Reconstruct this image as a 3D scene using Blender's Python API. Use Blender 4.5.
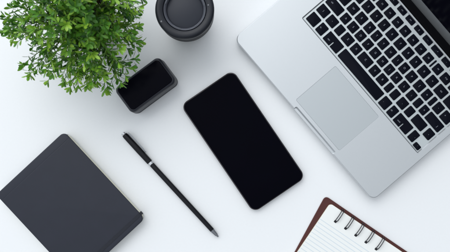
import bpy, bmesh, math, random
from mathutils import Vector, Matrix

for o in list(bpy.data.objects):
    bpy.data.objects.remove(o)
S = bpy.context.scene
C = S.collection
R = math.radians
random.seed(7)

# ------------------------------------------------------------------ camera
H = 0.70                       # camera height over the desk, metres
K = 0.00125                    # metres on the desk per photo pixel
cam_d = bpy.data.cameras.new('camera')
cam = bpy.data.objects.new('camera', cam_d)
C.objects.link(cam)
cam.location = (0, 0, H)
cam.rotation_euler = (0, 0, 0)
cam_d.sensor_width = 36.0
cam_d.lens = 36.0 * H / (450 * K)
cam_d.clip_start = 0.01
cam_d.clip_end = 50
cam_d.dof.use_dof = True
cam_d.dof.focus_distance = H - 0.012
cam_d.dof.aperture_fstop = 9.0
S.camera = cam

# ------------------------------------------------------------------ light
W = bpy.data.worlds.new('World')
S.world = W
W.use_nodes = True
bg = W.node_tree.nodes['Background']
bg.inputs[0].default_value = (0.885, 0.942, 1.0, 1)
bg.inputs[1].default_value = 0.5
# the bright side of the surroundings is up and to the left, the dim side down and to the right
_nt = W.node_tree
_tc = _nt.nodes.new('ShaderNodeTexCoord')
_dt = _nt.nodes.new('ShaderNodeVectorMath'); _dt.operation = 'DOT_PRODUCT'
_dt.inputs[1].default_value = Vector((-0.62, 0.62, 0.48)).normalized()
_nt.links.new(_tc.outputs['Generated'], _dt.inputs[0])
_mr = _nt.nodes.new('ShaderNodeMapRange')
_mr.inputs[1].default_value = -0.35; _mr.inputs[2].default_value = 1.0
_mr.inputs[3].default_value = 0.24; _mr.inputs[4].default_value = 1.86
_nt.links.new(_dt.outputs['Value'], _mr.inputs[0])
_nt.links.new(_mr.outputs[0], bg.inputs[1])

def area(name, loc, target, size, size_y, power, col):
    d = bpy.data.lights.new(name, 'AREA')
    d.shape = 'RECTANGLE'; d.size = size; d.size_y = size_y
    d.energy = power; d.color = col
    o = bpy.data.objects.new(name, d); C.objects.link(o)
    o.location = loc
    o.rotation_euler = (Vector(target) - Vector(loc)).to_track_quat('-Z', 'Y').to_euler()
    return o
area('window_light', (-0.80, 1.60, 2.40), (0, 0, 0), 2.3, 1.7, 32.0, (1.0, 0.98, 0.95))

S.view_settings.view_transform = 'Standard'
S.view_settings.look = 'None'
S.view_settings.exposure = -0.10
S.view_settings.gamma = 1.0

# ------------------------------------------------------------------ helpers
def P(px, py, z=0.0):
    """Point at height z that the photo shows at pixel (px, py)."""
    f = K * (H - z) / H
    return Vector(((px - 225) * f, (126 - py) * f, z))

def mat(name, col, rough=0.5, metal=0.0, spec=0.5, noise=None, bump=None, coat=0.0):
    """noise = (scale, amount of colour variation), bump = (scale, strength, distance)"""
    m = bpy.data.materials.new(name); m.use_nodes = True
    nt = m.node_tree; b = nt.nodes['Principled BSDF']
    b.inputs['Base Color'].default_value = (*col, 1)
    b.inputs['Roughness'].default_value = rough
    b.inputs['Metallic'].default_value = metal
    b.inputs['Specular IOR Level'].default_value = spec
    b.inputs['Coat Weight'].default_value = coat
    tc = nt.nodes.new('ShaderNodeTexCoord')
    if noise:
        n = nt.nodes.new('ShaderNodeTexNoise'); n.inputs['Scale'].default_value = noise[0]
        n.inputs['Detail'].default_value = 5
        nt.links.new(tc.outputs['Object'], n.inputs['Vector'])
        mx = nt.nodes.new('ShaderNodeMix'); mx.data_type = 'RGBA'
        lo = [c * (1 - noise[1]) for c in col]; hi = [min(1, c * (1 + noise[1])) for c in col]
        mx.inputs[6].default_value = (*lo, 1); mx.inputs[7].default_value = (*hi, 1)
        nt.links.new(n.outputs['Fac'], mx.inputs[0])
        nt.links.new(mx.outputs[2], b.inputs['Base Color'])
        mr = nt.nodes.new('ShaderNodeMapRange')
        mr.inputs[3].default_value = max(0, rough - 0.06); mr.inputs[4].default_value = min(1, rough + 0.06)
        nt.links.new(n.outputs['Fac'], mr.inputs[0])
        nt.links.new(mr.outputs[0], b.inputs['Roughness'])
    if bump:
        n2 = nt.nodes.new('ShaderNodeTexNoise'); n2.inputs['Scale'].default_value = bump[0]
        n2.inputs['Detail'].default_value = 4
        nt.links.new(tc.outputs['Object'], n2.inputs['Vector'])
        bp = nt.nodes.new('ShaderNodeBump'); bp.inputs['Strength'].default_value = bump[1]
        bp.inputs['Distance'].default_value = bump[2]
        nt.links.new(n2.outputs['Fac'], bp.inputs['Height'])
        nt.links.new(bp.outputs[0], b.inputs['Normal'])
    return m

def obj(name, bm, m, parent=None, smooth=True, angle=35):
    bmesh.ops.recalc_face_normals(bm, faces=bm.faces[:])
    me = bpy.data.meshes.new(name); bm.to_mesh(me); bm.free()
    if smooth:
        for p in me.polygons: p.use_smooth = True
        try: me.set_sharp_from_angle(angle=R(angle))
        except Exception: pass
    o = bpy.data.objects.new(name, me); C.objects.link(o)
    if m: me.materials.append(m)
    if parent: o.parent = parent
    return o

def thing(name, label, cat, loc, rotz=0.0, group=None):
    o = bpy.data.objects.new(name, None); C.objects.link(o)
    o.empty_display_size = 0.02
    o.location = loc; o.rotation_euler = (0, 0, rotz)
    o['label'] = label; o['category'] = cat
    if group: o['group'] = group
    return o

def rr(w, h, r, n=6, cx=0.0, cy=0.0):
    """rounded rectangle outline"""
    r = max(1e-5, min(r, w / 2 - 1e-6, h / 2 - 1e-6)); pts = []
    for (sx, sy, a0) in ((1, 1, 0), (-1, 1, 90), (-1, -1, 180), (1, -1, 270)):
        for k in range(n + 1):
            a = R(a0 + 90 * k / n)
            pts.append((cx + sx * (w / 2 - r) + r * math.cos(a), cy + sy * (h / 2 - r) + r * math.sin(a)))
    return pts

def round_poly(pts, r, n=6):
    out = []; N = len(pts)
    for i in range(N):
        p = Vector(pts[i]); a = Vector(pts[i - 1]); b = Vector(pts[(i + 1) % N])
        ri = r[i] if isinstance(r, (list, tuple)) else r
        d1 = (a - p).normalized(); d2 = (b - p).normalized()
        ang = d1.angle(d2); t = ri / math.tan(ang / 2)
        p1 = p + d1 * t; p2 = p + d2 * t
        for k in range(n + 1):
            s = k / n
            q = p1 * (1 - s) ** 2 + p * (2 * s * (1 - s)) + p2 * s * s
            out.append((q.x, q.y))
    return out

def loft(bm, loops, cap=(True, True)):
    rows = [[bm.verts.new(p) for p in lp] for lp in loops]
    n = len(rows[0])
    for a, b in zip(rows, rows[1:]):
        for i in range(n):
            bm.faces.new((a[i], a[(i + 1) % n], b[(i + 1) % n], b[i]))
    if cap[0]: bm.faces.new(rows[0][::-1])
    if cap[1]: bm.faces.new(rows[-1])
    return bm

def rr_loft(w, h, r, prof, n=6, cx=0.0, cy=0.0, bm=None):
    """prof = [(inset, z), ...] bottom to top"""
    bm = bm or bmesh.new()
    loops = [[(x, y, z) for x, y in rr(w - 2 * i, h - 2 * i, max(r - i, 1e-4), n, cx, cy)] for i, z in prof]
    return loft(bm, loops)

def rim(t, z0, z1, b0=None, b1=None, k=4):
    """profile of a slab from z0 to z1 with rounded lower / upper edges"""
    b0 = t if b0 is None else b0; b1 = t if b1 is None else b1
    pr = []
    for i in range(k + 1):
        a = R(90 * i / k); pr.append((b0 * (1 - math.sin(a)), z0 + b0 * (1 - math.cos(a))))
    for i in range(k + 1):
        a = R(90 * i / k); pr.append((b1 * (1 - math.cos(a)), z1 - b1 * (1 - math.sin(a))))
    return pr

def inset_poly(pts, d):
    out = []; N = len(pts)
    area2 = sum(pts[i - 1][0] * pts[i][1] - pts[i][0] * pts[i - 1][1] for i in range(N))
    s = 1 if area2 > 0 else -1
    for i in range(N):
        a = Vector(pts[i - 1]); p = Vector(pts[i]); b = Vector(pts[(i + 1) % N])
        e1 = (p - a); e2 = (b - p)
        if e1.length < 1e-9 or e2.length < 1e-9:
            e1 = e2 = (b - a)
        n1 = Vector((-e1.y, e1.x)).normalized() * s; n2 = Vector((-e2.y, e2.x)).normalized() * s
        nn = (n1 + n2)
        nn = nn.normalized() if nn.length > 1e-6 else n1
        q = p + nn * d / max(0.5, nn.dot(n1)); out.append((q.x, q.y))
    return out

def poly_loft(pts, prof, bm=None):
    bm = bm or bmesh.new()
    return loft(bm, [[(x, y, z) for x, y in (inset_poly(pts, i) if i else pts)] for i, z in prof])

def lathe(bm, prof, n=64, axis='Z', cap=(True, True), c=(0, 0, 0)):
    """prof = [(r, h), ...]"""
    loops = []
    for r, h in prof:
        lp = []
        for k in range(n):
            a = 2 * math.pi * k / n; x, y = r * math.cos(a), r * math.sin(a)
            lp.append((c[0] + x, c[1] + y, c[2] + h) if axis == 'Z' else (c[0] + h, c[1] + x, c[2] + y))
        loops.append(lp)
    return loft(bm, loops, cap)

def tube(bm, pts, rad, n=8, cap=True):
    pts = [Vector(p) for p in pts]; loops = []
    up = Vector((0, 0, 1)); prev = None
    for i, p in enumerate(pts):
        t = (pts[min(i + 1, len(pts) - 1)] - pts[max(i - 1, 0)]).normalized()
        if prev is None:
            s = t.cross(up)
            if s.length < 1e-3: s = t.cross(Vector((1, 0, 0)))
        else:
            s = prev - t * prev.dot(t)
        s.normalize(); prev = s; q = t.cross(s)
        r = rad[i] if isinstance(rad, (list, tuple)) else rad
        loops.append([p + (s * math.cos(2 * math.pi * k / n) + q * math.sin(2 * math.pi * k / n)) * r for k in range(n)])
    return loft(bm, loops, (cap, cap))

def cut(o, cutter_bms):
    bpy.context.view_layer.update()
    for cb in cutter_bms:
        bmesh.ops.recalc_face_normals(cb, faces=cb.faces[:])
        me = bpy.data.meshes.new('cut'); cb.to_mesh(me); cb.free()
        k = bpy.data.objects.new('cut', me); C.objects.link(k)
        k.matrix_world = o.matrix_world
        md = o.modifiers.new('b', 'BOOLEAN'); md.operation = 'DIFFERENCE'; md.object = k; md.solver = 'EXACT'
        bpy.context.view_layer.update()
        dg = bpy.context.evaluated_depsgraph_get()
        new = bpy.data.meshes.new_from_object(o.evaluated_get(dg))
        o.modifiers.clear()
        old = o.data; o.data = new; bpy.data.meshes.remove(old)
        bpy.data.objects.remove(k); bpy.data.meshes.remove(me)
    for p in o.data.polygons: p.use_smooth = True
    o.data.set_sharp_from_angle(angle=R(30))

# ------------------------------------------------------------------ materials
M = {}
M['desk'] = mat('white_desk', (0.790, 0.803, 0.815), 0.45, 0, 0.3, (420, 0.022), (700, 0.10, 0.0002))
M['alu'] = mat('brushed_aluminium', (0.585, 0.607, 0.623), 0.42, 0.92, 0.5, (900, 0.03), (2500, 0.05, 0.00003))
M['alu_well'] = mat('key_tray_aluminium', (0.56, 0.60, 0.61), 0.46, 0.8, 0.5, (900, 0.02))
M['pad'] = mat('trackpad_glass', (0.50, 0.53, 0.545), 0.40, 0.82, 0.5, (300, 0.004))
M['key'] = mat('black_keycap', (0.0030, 0.0038, 0.0085), 0.50, 0, 0.06, (700, 0.15), (3000, 0.08, 0.00003))
M['legend'] = mat('key_print', (0.27, 0.29, 0.33), 0.6)
M['hinge'] = mat('black_hinge', (0.0025, 0.0025, 0.0035), 0.5, 0, 0.04, (300, 0.2))
M['screen'] = mat('dark_display', (0.002, 0.002, 0.005), 0.16, 0, 0.10, (40, 0.2))
M['rubber'] = mat('dark_rubber', (0.02, 0.02, 0.02), 0.8)
M['phone_glass'] = mat('phone_glass', (0.0009, 0.0009, 0.0032), 0.10, 0, 0.03, (30, 0.2))
M['phone_frame'] = mat('phone_frame', (0.055, 0.05, 0.055), 0.28, 0.7, 0.5, (200, 0.1))
M['phone_back'] = mat('phone_back', (0.09, 0.06, 0.055), 0.35, 0.3, 0.5, (200, 0.1))
M['pen'] = mat('pen_black', (0.0035, 0.0038, 0.0065), 0.30, 0, 0.22, (300, 0.2))
M['chrome'] = mat('pen_chrome', (0.60, 0.61, 0.63), 0.2, 1.0, 0.5, (300, 0.05))
M['gun'] = mat('pen_dark_chrome', (0.24, 0.25, 0.27), 0.22, 1.0, 0.5, (300, 0.05))
M['cover'] = mat('slate_cover', (0.0165, 0.0190, 0.0305), 0.42, 0, 0.32, (60, 0.12), (1300, 0.4, 0.00013))
M['elastic'] = mat('elastic_weave', (0.018, 0.020, 0.028), 0.75, 0, 0.3, (500, 0.25), (2500, 0.4, 0.0002))
M['cream'] = mat('cream_page_edge', (0.76, 0.74, 0.62), 0.8, 0, 0.2, (700, 0.08))
M['box'] = mat('gadget_shell', (0.022, 0.024, 0.033), 0.42, 0, 0.30, (300, 0.08), (2500, 0.12, 0.0001))
M['box_glass'] = mat('gadget_panel', (0.0020, 0.0021, 0.0050), 0.20, 0, 0.035, (60, 0.2))
M['cup'] = mat('cup_shell', (0.0105, 0.0125, 0.0185), 0.38, 0, 0.30, (200, 0.08), (2200, 0.12, 0.0001))
M['cup_body'] = mat('cup_body', (0.008, 0.009, 0.013), 0.55, 0, 0.2, (200, 0.08), (2200, 0.12, 0.0001))
M['cup_ring_lit'] = mat('cup_inner_ring_lit', (0.075, 0.080, 0.098), 0.32, 0, 0.5, (200, 0.08), (2200, 0.1, 0.0001))  # paler than the lid: light caught by the slope is put into the colour
M['cup_lid'] = mat('cup_lid', (0.024, 0.027, 0.037), 0.42, 0, 0.25, (200, 0.08), (2200, 0.1, 0.0001))
M['stud'] = mat('grey_stud', (0.16, 0.165, 0.18), 0.45, 0.2)
M['maroon'] = mat('maroon_cover', (0.074, 0.021, 0.018), 0.55, 0, 0.3, (150, 0.10), (900, 0.2, 0.0002))
M['wire'] = mat('black_wire', (0.018, 0.018, 0.024), 0.35, 0.2, 0.5, (300, 0.2))
M['hole'] = mat('punched_hole', (0.01, 0.01, 0.012), 0.9)
M['pot'] = mat('white_ceramic', (0.72, 0.72, 0.70), 0.35, 0, 0.5, (60, 0.03))
M['soil'] = mat('dark_soil', (0.035, 0.024, 0.016), 0.95, 0, 0.2, (300, 0.5), (300, 1.0, 0.003))
M['stem'] = mat('green_stem', (0.09, 0.17, 0.035), 0.6, 0, 0.3, (300, 0.2))

def leaf_material():
    m = bpy.data.materials.new('leaf_green'); m.use_nodes = True
    nt = m.node_tree; b = nt.nodes['Principled BSDF']; out = nt.nodes['Material Output']
    at = nt.nodes.new('ShaderNodeAttribute'); at.attribute_name = 'leaf_random'
    cr = nt.nodes.new('ShaderNodeValToRGB')
    e = cr.color_ramp.elements
    e[0].position = 0; e[0].color = (0.014, 0.068, 0.010, 1)
    e[1].position = 1; e[1].color = (0.29, 0.50, 0.045, 1)
    x = e.new(0.5); x.color = (0.085, 0.255, 0.020, 1)
    nt.links.new(at.outputs['Fac'], cr.inputs[0])
    nt.links.new(cr.outputs[0], b.inputs['Base Color'])
    b.inputs['Roughness'].default_value = 0.36
    b.inputs['Specular IOR Level'].default_value = 0.45
    tr = nt.nodes.new('ShaderNodeBsdfTranslucent')
    nt.links.new(cr.outputs[0], tr.inputs[0])
    mx = nt.nodes.new('ShaderNodeMixShader'); mx.inputs[0].default_value = 0.14
    nt.links.new(b.outputs[0], mx.inputs[1]); nt.links.new(tr.outputs[0], mx.inputs[2])
    nt.links.new(mx.outputs[0], out.inputs[0])
    return m
M['leaf'] = leaf_material()

def ruled_material():
    m = mat('ruled_paper', (0.80, 0.815, 0.80), 0.7, 0, 0.2)
    nt = m.node_tree; b = nt.nodes['Principled BSDF']
    tc = nt.nodes.new('ShaderNodeTexCoord'); sx = nt.nodes.new('ShaderNodeSeparateXYZ')
    nt.links.new(tc.outputs['Object'], sx.inputs[0])
    def mth(op, a, bv=None):
        n = nt.nodes.new('ShaderNodeMath'); n.operation = op
        if isinstance(a, float): n.inputs[0].default_value = a
        else: nt.links.new(a, n.inputs[0])
        if bv is not None: n.inputs[1].default_value = bv
        return n.outputs[0]
    fr = mth('FRACT', mth('DIVIDE', mth('ADD', sx.outputs['Y'], 1.0), 0.0048))
    line = mth('LESS_THAN', mth('ABSOLUTE', mth('SUBTRACT', fr, 0.5)), 0.10)
    below = mth('LESS_THAN', sx.outputs['Y'], -0.0195)
    mul = nt.nodes.new('ShaderNodeMath'); mul.operation = 'MULTIPLY'
    nt.links.new(line, mul.inputs[0]); nt.links.new(below, mul.inputs[1])
    n = nt.nodes.new('ShaderNodeTexNoise'); n.inputs['Scale'].default_value = 90
    nt.links.new(tc.outputs['Object'], n.inputs['Vector'])
    pm = nt.nodes.new('ShaderNodeMix'); pm.data_type = 'RGBA'
    pm.inputs[6].default_value = (0.77, 0.785, 0.775, 1); pm.inputs[7].default_value = (0.82, 0.83, 0.81, 1)
    nt.links.new(n.outputs['Fac'], pm.inputs[0])
    lm = nt.nodes.new('ShaderNodeMix'); lm.data_type = 'RGBA'
    nt.links.new(mul.outputs[0], lm.inputs[0]); nt.links.new(pm.outputs[2], lm.inputs[6])
    lm.inputs[7].default_value = (0.62, 0.68, 0.72, 1)
    nt.links.new(lm.outputs[2], b.inputs['Base Color'])
    return m
M['ruled'] = ruled_material()

# ------------------------------------------------------------------ setting: the desk top
bm = rr_loft(1.9, 1.3, 0.02, rim(0.002, -0.03, 0.0))
desk = obj('desk', bm, M['desk'])
desk['kind'] = 'structure'

# ------------------------------------------------------------------ laptop
Q = K * (H - 0.015) / H         # metres per photo pixel at deck height
lap = thing('laptop', 'open silver laptop with black keys and grey trackpad at the right',
            'laptop', (0, 0, 0), R(-49.4))
c0 = P(233.9, 38.4, 0.015); lap.location = (c0.x, c0.y, 0)
def q(v): return v * Q
LW, LD = q(213.7), q(151.2)
bpy.context.view_layer.update()
bm = rr_loft(LW, LD, q(7.0), [(0.0045, 0.0016), (0.0020, 0.0026), (0.0006, 0.0048), (0.0, 0.0080),
                              (0.0, 0.0138), (0.0003, 0.0146), (0.0009, 0.0150)], 8, LW / 2, LD / 2)
base = obj('base', bm, M['alu'], lap)
# openings: key tray with sloping walls, trackpad slot, finger notch at the front
wu0, wu1, wv0, wv1 = 28.6, 207.2, 64.6, 149.7
wcx, wcy = q((wu0 + wu1) / 2), q((wv0 + wv1) / 2); ww, wh = q(wu1 - wu0), q(wv1 - wv0)
tray = rr_loft(ww, wh, 0.002, [(0.0015, 0.0132), (0.0, 0.0150), (-0.0004, 0.0156)], 4, wcx, wcy)
tu0, tu1, tv0, tv1 = 87.0, 154.0, 7.0, 59.2
tcx, tcy = q((tu0 + tu1) / 2), q((tv0 + tv1) / 2); tw, th = q(tu1 - tu0), q(tv1 - tv0)
slot = rr_loft(tw + 0.00045, th + 0.00045, 0.0022, [(0, 0.01462), (0, 0.0160)], 4, tcx, tcy)
notch = loft(bmesh.new(), [[(x, y, z) for x, y in rr(q(w_), q(h_), 0.0018, 5, q(122.4), q(0.2))]
                           for w_, h_, z in ((59.0, 4.0, 0.0120), (60.4, 6.6, 0.0150), (60.6, 7.0, 0.0156))])
cut(base, [tray, slot, notch])
bm = rr_loft(tw, th, 0.002, [(0, 0.0135), (0, 0.01465), (0.0002, 0.01485)], 5, tcx, tcy)
obj('trackpad', bm, M['pad'], lap)
bm = rr_loft(ww - 0.0038, wh - 0.0038, 0.001, [(0, 0.01315), (0, 0.0134)], 3, wcx, wcy)
obj('key_tray', bm, M['alu_well'], lap)
for fx, fy in ((12, 12), (201, 12), (12, 140), (201, 140)):
    bm = lathe(bmesh.new(), [(0.005, 0.0), (0.006, 0.0004), (0.006, 0.0017)], 24, c=(q(fx), q(fy), 0))
    obj('foot', bm, M['rubber'], lap)

rows = [   # (v0, v1, [(u0, u1, legend, place), ...])  measured over the deck, in photo pixels
    (67.6, 78.6, [(31.6, 43.5, '', 'c'), (45.7, 54.9, 'fn', 'l'), (57.4, 78.3, 'opt', 'n'), (80.4, 140.2, '', 'c'),
                  (142.5, 152.8, '.', 'l'), (155.0, 163.2, 'alt', 'l'), (165.2, 185.0, 'cmd', 'n'), (187.5, 195.2, "'", 'r')]),
    (81.1, 91.0, [(31.5, 43.5, ')', 'c'), (45.6, 56.6, '-', 'c'), (58.7, 66.9, '', 'c'), (69.1, 80.8, 'Z', 'c'), (82.9, 92.6, 'X', 'c'),
                  (94.5, 109.6, 'C', 'w'), (111.7, 121.0, 'V', 'c'), (122.9, 133.0, 'B', 'c'), (135.2, 141.7, '', 'c'), (143.8, 151.6, '', 'c'),
                  (154.3, 164.2, '.', 'b'), (166.2, 174.2, '', 'c'), (177.0, 192.4, '', 'c'), (195.4, 204.2, ',', 'c')]),
    (93.2, 102.9, [(31.5, 50.9, 'tab', 'l'), (53.4, 62.3, 'A', 'c'), (64.4, 74.0, 'S', 'c'), (75.9, 85.2, 'D', 'c'), (87.4, 96.4, 'F', 'c'),
                   (98.5, 108.0, 'G', 'c'), (110.0, 118.6, 'H', 'c'), (120.8, 129.2, 'J', 'c'), (131.2, 140.6, 'K', 'c'), (143.0, 152.1, 'L', 'c'),
                   (154.7, 163.3, ';', 'c'), (165.6, 172.6, '', 'c'), (174.8, 182.1, 'n', 'c'), (184.1, 204.2, 'J', 'r')]),
    (105.0, 115.4, [(31.5, 47.8, 'Q', 'c'), (50.2, 60.4, 'W', 'c'), (62.6, 73.2, 'E', 'c'), (75.7, 85.0, 'R', 'c'), (87.0, 95.0, 'T', 'c'),
                    (97.2, 105.8, 'Y', 'c'), (108.1, 117.2, 'U', 'c'), (119.4, 127.4, 'I', 'c'), (129.6, 137.8, 'O', 'c'), (140.1, 149.6, 'P', 'c'),
                    (152.1, 162.0, '[', 'c'), (164.4, 172.8, 'o', 'c'), (175.0, 179.6, '', 'c'), (181.7, 190.8, '-', 'c'), (192.9, 204.2, '+', 'l')]),
    (117.7, 128.2, [(31.5, 43.0, '1', 'c'), (45.0, 56.0, '2', 'c'), (58.2, 68.8, '3', 'c'), (71.1, 80.8, '4', 'c'), (83.1, 92.4, '5', 'c'),
                    (95.0, 104.9, '6', 'c'), (107.4, 117.4, '7', 'c'), (120.0, 129.4, '8', 'c'), (131.8, 141.2, '9', 'c'), (143.7, 154.4, '0', 'c'),
                    (157.0, 166.6, '=', 'c'), (169.0, 181.4, 'del', 'w'), (183.7, 204.2, '', 'c')]),
    (130.4, 139.7, [(31.5, 40.5, '', 'c'), (42.8, 51.8, '', 'c'), (54.1, 63.2, 'F1', 'c'), (65.5, 75.6, 'F2', 'c'), (77.8, 87.2, 'F3', 'c'), (89.9, 99.1, 'F4', 'c'),
                    (101.5, 111.0, 'F5', 'c'), (113.4, 122.9, 'F6', 'c'), (125.2, 134.8, 'F7', 'c'), (137.2, 146.0, 'F8', 'c'),
                    (148.0, 149.8, '', 'c'), (151.8, 161.0, 'F9', 'c'), (163.6, 174.0, 'F10', 'c'), (176.4, 186.6, 'F11', 'c'), (189.0, 204.2, 'F12', 'c')]),
    (143.4, 148.8, [(31.5, 41.5, 'esc', 's'), (44.0, 54.4, '', 's'), (57.0, 67.4, '', 's'), (70.0, 80.6, '--', 's'), (83.3, 93.4, '<<', 's'), (96.0, 106.4, '>>', 's'),
                    (109.2, 119.6, '||', 's'), (122.4, 133.0, '- -', 's'), (135.4, 149.0, '. +', 's'), (151.2, 162.0, '-', 's'),
                    (164.4, 174.8, '+', 's'), (177.2, 187.6, '', 's'), (190.0, 204.2, '', 's')]),
]
def legend_mesh(txt, size):
    cu = bpy.data.curves.new('t', 'FONT'); cu.body = txt; cu.size = size; cu.align_x = 'CENTER'; cu.align_y = 'CENTER'
    o = bpy.data.objects.new('t', cu); C.objects.link(o)
    bpy.context.view_layer.update()
    me = bpy.data.meshes.new_from_object(o.evaluated_get(bpy.context.evaluated_depsgraph_get()))
    bpy.data.objects.remove(o); bpy.data.curves.remove(cu)
    me.name = 'key_legend'
    return me
KZ0, KZ1 = 0.01345, 0.0148
def make_key(u0, u1, v0, v1, txt, place):
    x0, x1, y0, y1 = q(u0), q(u1), q(v0), q(v1)
    cx, cy = (x0 + x1) / 2, (y0 + y1) / 2; w, h = x1 - x0, y1 - y0
    if place == 'n':       # wide key with a short slit from its front edge
        s = 0.0004; yn = h * 0.02
        pts = [(-w/2, -h/2), (-s - 0.0003, -h/2), (-s - 0.0001, yn), (s + 0.0003, yn), (s + 0.0003, -h/2), (w/2, -h/2), (w/2, h/2), (-w/2, h/2)]
        pts = round_poly(pts, [0.0011, 0.0005, 0.0003, 0.0003, 0.0005, 0.0011, 0.0011, 0.0011], 4)
        bm = poly_loft(pts, [(0, 0), (0, KZ1 - KZ0 - 0.0003), (0.0002, KZ1 - KZ0)])
    else:
        bm = rr_loft(w, h, 0.0012, [(0, 0), (0, KZ1 - KZ0 - 0.0004), (0.00012, KZ1 - KZ0 - 0.00012), (0.0004, KZ1 - KZ0)], 4)
    k = obj('key', bm, M['key'], lap)
    k.location = (cx, cy, KZ0)
    if txt:
        size = 0.0034 if len(txt) == 1 else 0.0026
        if place == 's': size = 0.0026
        me = legend_mesh(txt, size); me.materials.append(M['legend'])
        l = bpy.data.objects.new('key_legend', me); C.objects.link(l); l.parent = k
        dx = {'l': -w * 0.22, 'r': w * 0.25, 'n': -w * 0.25}.get(place, 0); dy = {'n': -h * 0.15, 'r': -h * 0.1}.get(place, 0)
        l.location = (dx, dy, KZ1 - KZ0 + 0.00006)
for v0, v1, keys in rows:
    for u0, u1, txt, place in keys:
        make_key(u0, u1, v0, v1, txt, place)
make_key(197.3, 205.0, 66.6, 71.6, "'", 's')
# hinge and lid
bm = rr_loft(LW - 0.010, q(9.6), 0.003, rim(0.003, 0.0035, 0.0125), 5, LW / 2, q(156.1))
obj('hinge', bm, M['hinge'], lap)
lid = bpy.data.objects.new('lid', None); C.objects.link(lid)
C.objects.unlink(lid); bpy.data.objects.remove(lid)
LH = 0.178; LT = 0.0055
bm = rr_loft(LW, LH, 0.008, rim(0.001, -LT, 0.0), 8, 0, LH / 2)
lid = obj('lid', bm, M['alu'], lap)
# lid plane: local x along the hinge, local y up the lid, local z faces the user
lid.location = (LW / 2, q(159.4) + 0.0012, 0.0105)
lid.rotation_euler = (R(70), 0, 0)
bm = rr_loft(LW - 0.008, LH - 0.0142 - 0.004, 0.005, [(0, -0.0003), (0, 0.0003), (0.0003, 0.0006)], 6, 0, 0.0142 + (LH - 0.0182) / 2)
obj('screen', bm, M['screen'], lid)

# ------------------------------------------------------------------ phone
ph = thing('smartphone', 'black smartphone lying face up with blank screen, left of the laptop', 'phone', (0, 0, 0), R(-55.8))
c = P(243.2, 141.3, 0.008); ph.location = (c.x, c.y, 0)
PL, PW = 0.1612, 0.0785
bm = rr_loft(PL, PW, 0.0095, rim(0.0026, 0.0006, 0.0072, 0.0026, 0.0016, 5), 10)
obj('frame', bm, M['phone_frame'], ph)
bm = rr_loft(PL - 0.004, PW - 0.004, 0.0075, [(0, 0), (0, 0.0007)], 8)
obj('back_cover', bm, M['phone_back'], ph)
bm = rr_loft(PL - 0.0026, PW - 0.0026, 0.0082, [(0, 0.0068), (0, 0.0076), (0.0003, 0.0079), (0.0009, 0.0080)], 10)
obj('screen', bm, M['phone_glass'], ph)

# ------------------------------------------------------------------ pen
a = P(122.8, 132.9, 0.004); b = P(218.3, 236.8, 0.004)
pen_len = (b - a).length
pen = thing('ballpoint_pen', 'slim black pen with silver ring and clip beside the dark notebook', 'pen', (a.x, a.y, 0), math.atan2(b.y - a.y, b.x - a.x))
PZ = 0.0038; t = pen_len
def plate(prof, name, m, n=32):
    return obj(name, lathe(bmesh.new(), prof, n, 'X', c=(0, 0, PZ)), m, pen)
plate([(0.0018, 0.0), (0.0026, 0.0004), (0.0027, 0.0022), (0.0024, 0.0030)], 'push_button', M['chrome'])
plate([(0.0026, 0.0029), (0.0034, 0.0032), (0.0037, 0.006), (0.0039, 0.030), (0.0037, t * 0.282)], 'cap', M['pen'])
plate([(0.0034, t * 0.282 + 0.00005), (0.0037, t * 0.282 + 0.0003), (0.0037, t * 0.300), (0.0032, t * 0.3025)], 'ring', M['chrome'])
plate([(0.0030, t * 0.3026), (0.00315, t * 0.31), (0.0031, t * 0.6), (0.0029, t * 0.935)], 'barrel', M['pen'])
plate([(0.00285, t * 0.935 + 0.00003), (0.0028, t * 0.938), (0.0019, t * 0.983), (0.0013, t * 0.9845), (0.0011, t * 0.997), (0.0006, t)], 'tip', M['gun'])
# clip on the side towards the phone
bm = bmesh.new()
loops = []
for x, off, hw in ((0.0040, 0.0032, 0.0012), (0.0046, 0.0049, 0.0013), (0.012, 0.0053, 0.0013), (0.030, 0.0052, 0.0011), (0.0362, 0.0045, 0.0011), (0.0372, 0.0050, 0.0008)):
    th_ = 0.0009
    loops.append([(x, off, PZ + 0.0012 - hw), (x, off + th_, PZ + 0.0012 - hw), (x, off + th_, PZ + 0.0012 + hw), (x, off, PZ + 0.0012 + hw)])
loft(bm, loops)
obj('clip', bm, M['gun'], pen)

# ------------------------------------------------------------------ dark notebook
nb = thing('notebook', 'closed dark slate hardcover notebook with elastic band, below the plant', 'notebook', (0, 0, 0), R(-47.15))
NL, NW, NT = 118.9 * K * .98, 93.0 * K * .98, 0.014
tc_ = P(64 + (118.9 * .68 - 93 * .733) / 2, 131.5 + (118.9 * .733 + 93 * .68) / 2, NT)
nb.location = (tc_.x, tc_.y, 0)
def cover_bm(z0, z1):
    bm = bmesh.new()
    # board with a shallow hinge groove parallel to the spine
    return rr_loft(NL, NW, 0.0065, rim(0.0008, z0, z1, 0.0006, 0.0009, 4), 8, bm=bm)
bm = rr_loft(NL - 0.0016, NW - 0.0030, 0.005, rim(0.0006, 0.0, 0.0020), 8); obj('back_cover', bm, M['cover'], nb)
bm = cover_bm(NT - 0.0026, NT)
fc = obj('front_cover', bm, M['cover'], nb)
bpy.context.view_layer.update()
groove = tube(bmesh.new(), [(-NL / 2 + 0.0100, -NW, NT + 0.0011), (-NL / 2 + 0.0100, NW, NT + 0.0011)], 0.00125, 16)
cut(fc, [groove])
bm = rr_loft(NL - 0.0030, NW - 0.0010, 0.006, [(0, 0.00205), (0, NT - 0.00265)], 6, 0.0004, 0); obj('pages', bm, M['cream'], nb)
bm = rr_loft(0.0022, NW - 0.016, 0.0006, rim(0.0006, 0.0005, NT - 0.0005), 4, -NL / 2 + 0.0010, 0); obj('spine', bm, M['cover'], nb)
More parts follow.
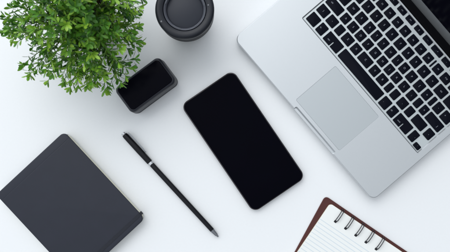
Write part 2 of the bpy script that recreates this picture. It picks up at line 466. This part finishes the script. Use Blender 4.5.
# elastic band round the closed book, near the fore edge
bx = NL / 2 - 0.0080; bw = 0.0020; bt = 0.0005
bm = bmesh.new(); loops = []
for y, z, ny, nz in ((-NW/2, 0.0, -1, 0), (-NW/2, NT - .0006, -1, 0), (-NW/2 + .0006, NT, 0, 1), (NW/2 - .0006, NT, 0, 1), (NW/2, NT - .0006, 1, 0), (NW/2, 0.0, 1, 0)):
    yo, zo = (y + ny * 0.00015, z) if nz == 0 else (y, z + bt)
    yi, zi = (y - ny * .00015, z) if nz == 0 else (y, z - .00015)
    loops.append([(bx - bw, yi, zi), (bx - bw, yo, zo), (bx + bw, yo, zo), (bx + bw, yi, zi)])
loft(bm, loops)
obj('elastic_band', bm, M['elastic'], nb)

# ------------------------------------------------------------------ small gadget box
gb = thing('gadget', 'small thick black box with glossy top, between the plant and the phone', 'gadget', (0, 0, 0), R(36.5))
GH = 0.035
f = (H - GH) / H * K
cw, cl = (39.6 + 92.4) / 2, (140.6 + 168.6) / 2
cpx, cpy = .804 * cw + .595 * cl, -.595 * cw + .804 * cl
c = P(cpx, cpy, GH); gb.location = (c.x, c.y, 0)
GL, GW = 55.0 * f, 30.5 * f
bm = rr_loft(GL + 0.003, GW + 0.003, 0.0075, [(0.0022, 0.0), (0.0008, 0.0008), (0.0, 0.0030), (0.0002, 0.0180), (0.0007, 0.0300), (0.0011, 0.0322), (0.0019, 0.0339), (0.0030, 0.0348), (0.0040, 0.0350)], 10)
obj('body', bm, M['box'], gb)
bm = rr_loft(GL - 0.0044, GW - 0.0044, 0.0046, [(0, 0.0347), (0, 0.0353), (0.0003, 0.0356), (0.0008, 0.0357)], 8)
obj('top_panel', bm, M['box_glass'], gb)
bm = rr_loft(GL + 0.0034, GW + 0.0034, 0.0077, [(0.0004, 0.0086), (0.0, 0.0090), (0.0004, 0.0094)], 10)
obj('seam_strip', bm, M['elastic'], gb)

# ------------------------------------------------------------------ cup
c = P(184.5, 9.0, 0.085)
cup = thing('cup', 'black round cup with a recessed lid beside the green plant', 'cup', (c.x, c.y, 0))
bm = lathe(bmesh.new(), [(0.0205, 0.0), (0.0222, 0.0006), (0.0230, 0.002), (0.0255, 0.020), (0.0285, 0.040), (0.0303, 0.0525), (0.0316, 0.0545), (0.0319, 0.0570), (0.0320, 0.0745), (0.0300, 0.0755)], 96)
obj('body', bm, M['cup_body'], cup)
bm = lathe(bmesh.new(), [(0.0300, 0.0757), (0.0318, 0.0760), (0.0326, 0.0772), (0.0327, 0.0815), (0.0322, 0.0836), (0.0310, 0.0848), (0.0292, 0.0852), (0.0262, 0.0848),
                         (0.0244, 0.0840), (0.0238, 0.0828), (0.0237, 0.0822), (0.02345, 0.0818), (0.02345, 0.0757)], 128, cap=(False, False))
bmesh.ops.recalc_face_normals(bm, faces=bm.faces[:])
lidc = obj('lid', bm, M['cup'], cup)
bm = lathe(bmesh.new(), [(0.02035, 0.0752), (0.02035, 0.0776), (0.0196, 0.0780)], 96)
obj('recess_disc', bm, M['cup_lid'], cup)
bm = lathe(bmesh.new(), [(0.0233, 0.0757), (0.0233, 0.0829), (0.0230, 0.0832), (0.0225, 0.0830), (0.0209, 0.0812), (0.0205, 0.0804), (0.0205, 0.0757)], 128, cap=(False, False))
ring_in = obj('inner_ring', bm, M['cup_ring_lit'], cup)
for a0, a1 in ((-128, -100), (-62, -38), (10, 30), (140, 165)):     # moulded tabs on the sloping ring
    tb = bmesh.new(); path = []
    for k in range(9):
        a_ = R(a0 + (a1 - a0) * k / 8); path.append((0.0219 * math.cos(a_), 0.0219 * math.sin(a_), 0.0826))
    tube(tb, path, [0.0004] + [0.0007] * 7 + [0.0004], 8)
    obj('tab', tb, M['cup_ring_lit'], ring_in)
def stud(px, py, z, r, h, m):
    p = P(px, py, z) - Vector((c.x, c.y, 0))
    b2 = lathe(bmesh.new(), [(r, -0.0015), (r, h * 0.5), (r * 0.8, h * 0.9), (r * 0.4, h)], 20, c=(p.x, p.y, z))
    obj('stud', b2, m, lidc)
stud(161.3, 21.6, 0.0846, 0.0011, 0.0007, M['stud'])
stud(208.3, 5.2, 0.0846, 0.0009, 0.0007, M['stud'])
stud(190.0, 29.6, 0.0815, 0.0012, 0.0010, M['elastic'])
stud(204.6, 16.6, 0.0815, 0.0009, 0.0010, M['elastic'])

# ------------------------------------------------------------------ spiral notepad
pc = P(330.2, 203.2, 0.0055)
sp = thing('spiral_notepad', 'open ruled notepad with black wire loops and maroon cover', 'notepad', (pc.x, pc.y, 0), R(-34))
G = K * 0.992
def loc_px(px, py, z):
    p = P(px, py, z) - Vector((pc.x, pc.y, 0)); a_ = R(34)
    return (p.x * math.cos(a_) - p.y * math.sin(a_), p.x * math.sin(a_) + p.y * math.cos(a_))
tl = Vector((325.4, 195.6)); top = Vector((.825, .565)); left = Vector((-.478, .878))
quad = [tl, tl + top * 113, tl + top * 113 + left * 140, tl + left * 140]
pts = round_poly([loc_px(v.x, v.y, 0.002) for v in quad][::-1], 0.0055, 8)
bm = poly_loft(pts, [(0.0003, 0.0), (0, 0.0004), (0, 0.0016), (0.0004, 0.0020)])
obj('cover', bm, M['maroon'], sp)
PGW, PGH = 105 * G, 132 * G
bm = rr_loft(PGW, PGH, 0.0042, [(0.0003, 0.00205), (0.0001, 0.0035), (0.0, 0.0049)], 8, PGW / 2, -PGH / 2)
obj('page_block', bm, M['cream'], sp)
bm = rr_loft(PGW - 0.0006, PGH - 0.0006, 0.0040, [(0, 0.00495), (0, 0.0051)], 8, PGW / 2 + 0.0001, -PGH / 2)
obj('top_page', bm, M['ruled'], sp)
bm = None
for i in range(5):
    x = (14.6 + 12.3 * i) * G
    wl = bmesh.new(); path = []
    hw = 0.00135
    def side(sx, rev):
        out = []
        for k in range(19):
            a_ = R(-20 + 195 * k / 18)      # from under the binding edge, over the top, to the hole
            y = -0.0067 + 0.0090 * math.cos(a_); z = 0.0045 + 0.0042 * math.sin(a_)
            s_ = sx * hw * (1.0 if k < 15 else 1.0 - 0.16 * (k - 14))
            out.append((x + s_, y, max(z, 0.0007)))
        return out[::-1] if rev else out
    tube(wl, side(-1, False) + [(x, -0.0159, 0.0050)] + side(1, True), 0.00052, 8)
    obj('wire_loop', wl, M['wire'], sp)
    hb = rr_loft(0.0034, 0.0030, 0.0006, [(0, 0.00512), (0.0001, 0.0053)], 4, x, -0.0152)
    obj('punched_hole', hb, M['hole'], sp)

# ------------------------------------------------------------------ potted plant
CZ = 0.098
cc = P(77, 14, CZ)
pl = thing('potted_plant', 'bushy bright green leafy plant in a pot beside the cup', 'plant', (cc.x, cc.y, 0))
bm = lathe(bmesh.new(), [(0.024, 0.0), (0.026, 0.001), (0.033, 0.052), (0.0338, 0.056), (0.0330, 0.058), (0.0312, 0.057), (0.0305, 0.050), (0.030, 0.046)], 64, cap=(True, False))
obj('pot', bm, M['pot'], pl)
bm = lathe(bmesh.new(), [(0.0300, 0.046), (0.0302, 0.050), (0.020, 0.0520), (0.008, 0.0528)], 40)
obj('soil', bm, M['soil'], pl)

rng = random.Random(21)
leaf_bm = bmesh.new(); stem_bm = bmesh.new()
ly = leaf_bm.verts.layers.float.new('leaf_random')
def leaf(p, d, up, L, wd, val):
    """one spatulate leaf from p along d"""
    d = d.normalized(); s = d.cross(up)
    if s.length < 1e-3: s = d.cross(Vector((1, 0, 0)))
    s.normalize(); n = s.cross(d).normalized()
    curl = rng.uniform(-0.10, 0.30) * L; fold = rng.uniform(0.10, 0.32)
    sec = ((0.0, 0.10), (0.30, 0.42), (0.58, 0.95), (0.80, 0.86), (0.94, 0.42))
    rows_ = []
    for t_, w_ in sec:
        cen = p + d * (L * t_) - n * (curl * t_ * t_)
        hw = wd * 0.5 * w_
        rows_.append([leaf_bm.verts.new(cen + s * hw + n * hw * fold), leaf_bm.verts.new(cen), leaf_bm.verts.new(cen - s * hw + n * hw * fold)])
    tipv = leaf_bm.verts.new(p + d * L - n * curl)
    for r_ in rows_:
        for v in r_: v[ly] = val
    tipv[ly] = val
    for a_, b_ in zip(rows_, rows_[1:]):
        leaf_bm.faces.new((a_[0], a_[1], b_[1], b_[0])); leaf_bm.faces.new((a_[1], a_[2], b_[2], b_[1]))
    leaf_bm.faces.new((rows_[-1][0], rows_[-1][1], tipv)); leaf_bm.faces.new((rows_[-1][1], rows_[-1][2], tipv))

def sprig(p0, p1, bend, r0, start=0.3, gap=0.0056, tone=0.5, kids=True):
    p0 = Vector(p0); p1 = Vector(p1); mid = (p0 + p1) / 2 + bend
    L = (p1 - p0).length; n = 8
    def at(t): return p0 * (1 - t) ** 2 + mid * (2 * t * (1 - t)) + p1 * t * t
    tube(stem_bm, [at(k / n) for k in range(n + 1)], [r0 * (1 - 0.6 * k / n) for k in range(n + 1)], 5)
    t = start; phase = rng.uniform(0, 6.28)
    while t < 0.97:
        p = at(t); d = (at(min(1, t + 0.03)) - at(t - 0.03)).normalized()
        a_ = d.orthogonal().normalized(); b_ = d.cross(a_)
        for sgn in (0, math.pi):
            if rng.random() < 0.07: continue
            an = phase + sgn + rng.uniform(-0.35, 0.35)
            side_ = a_ * math.cos(an) + b_ * math.sin(an)
            dd = d * rng.uniform(0.55, 1.0) + side_ * rng.uniform(0.75, 1.05)
            leaf(p, dd, d if abs(d.dot(dd.normalized())) < .95 else a_, rng.uniform(0.0072, 0.0128), rng.uniform(0.0025, 0.0037),
                 min(1, max(0, tone + rng.gauss(0, 0.24))))
        if kids and t > start + 0.1 and t < 0.86 and rng.random() < 0.34:
            an = phase + rng.uniform(0, 6.28)
            side_ = a_ * math.cos(an) + b_ * math.sin(an)
            e = p + (d * 0.8 + side_ * 0.75).normalized() * rng.uniform(0.014, 0.024)
            sprig(p, e, Vector((0, 0, 0.001)), r0 * 0.55, 0.32, 0.0052, tone + rng.gauss(0.03, 0.1), False)
        phase += math.pi / 2 + rng.uniform(-0.2, 0.2)
        t += gap / L * rng.uniform(0.85, 1.2)
    d = (at(1) - at(0.93)).normalized(); a_ = d.orthogonal().normalized(); b_ = d.cross(a_); ph0 = rng.uniform(0, 6.28)
    m_ = rng.choice((4, 5, 5, 6))
    for k in range(m_):
        an = ph0 + 6.283 * k / m_
        side_ = a_ * math.cos(an) + b_ * math.sin(an)
        leaf(at(1), d * rng.uniform(0.7, 1.3) + side_ * rng.uniform(0.55, 0.9), d.cross(side_).cross(d) if False else d + side_ * 0.01 + a_ * 0.2,
             rng.uniform(0.0068, 0.0105), rng.uniform(0.0027, 0.0038), min(1, max(0, tone + 0.08 + rng.gauss(0, 0.15))))

NS = 80
ga = math.pi * (3 - math.sqrt(5))
for i in range(NS):
    zz = 1 - 1.32 * (i + 0.5) / NS             # from straight up to a little below level
    az = i * ga + rng.uniform(-0.25, 0.25)
    rr_ = math.sqrt(max(0, 1 - zz * zz))
    d = Vector((rr_ * math.cos(az), rr_ * math.sin(az), zz))
    rad = rng.uniform(0.72, 1.14)
    tip = Vector((d.x * 0.072 * rad, d.y * 0.073 * rad, CZ - 0.012 + d.z * 0.056 * rad))
    tip.x = min(tip.x, 0.064)
    b0 = Vector((rng.uniform(-0.016, 0.016), rng.uniform(-0.016, 0.016), 0.050))
    bend = Vector((rng.uniform(-0.006, 0.006), rng.uniform(-0.006, 0.006), 0.010 + 0.012 * (1 - zz) * rng.uniform(0.5, 1.2)))
    sprig(b0, tip, bend, 0.0008, 0.30, 0.0058, rng.gauss(0.46, 0.2))
# longer sprays that break the outline
for px, py, z in ((129, 79, 0.080), (124, 86, 0.078), (110, 90, 0.085), (136, 27, 0.095), (130, 16, 0.100), (133, 52, 0.085), (78, 89, 0.09), (70, 84, 0.095),
                  (27, 76, 0.085), (19, 67, 0.09), (6, 16, 0.10), (9, 40, 0.095), (5, 28, 0.09), (93, 86, 0.10), (46, 84, 0.09), (122, 66, 0.11), (136, 38, 0.10)):
    p = P(px, py, z) - Vector((cc.x, cc.y, 0))
    p = p * 1.0; p.x *= 0.92; p.y *= 0.94; p.z = z
    sprig((rng.uniform(-.01, .01), rng.uniform(-.01, .01), 0.052), p, Vector((0, 0, 0.018)), 0.0009, 0.34, 0.0056, rng.gauss(0.6, 0.1))
obj('stems', stem_bm, M['stem'], pl)
lo = obj('foliage', leaf_bm, M['leaf'], pl, angle=60)
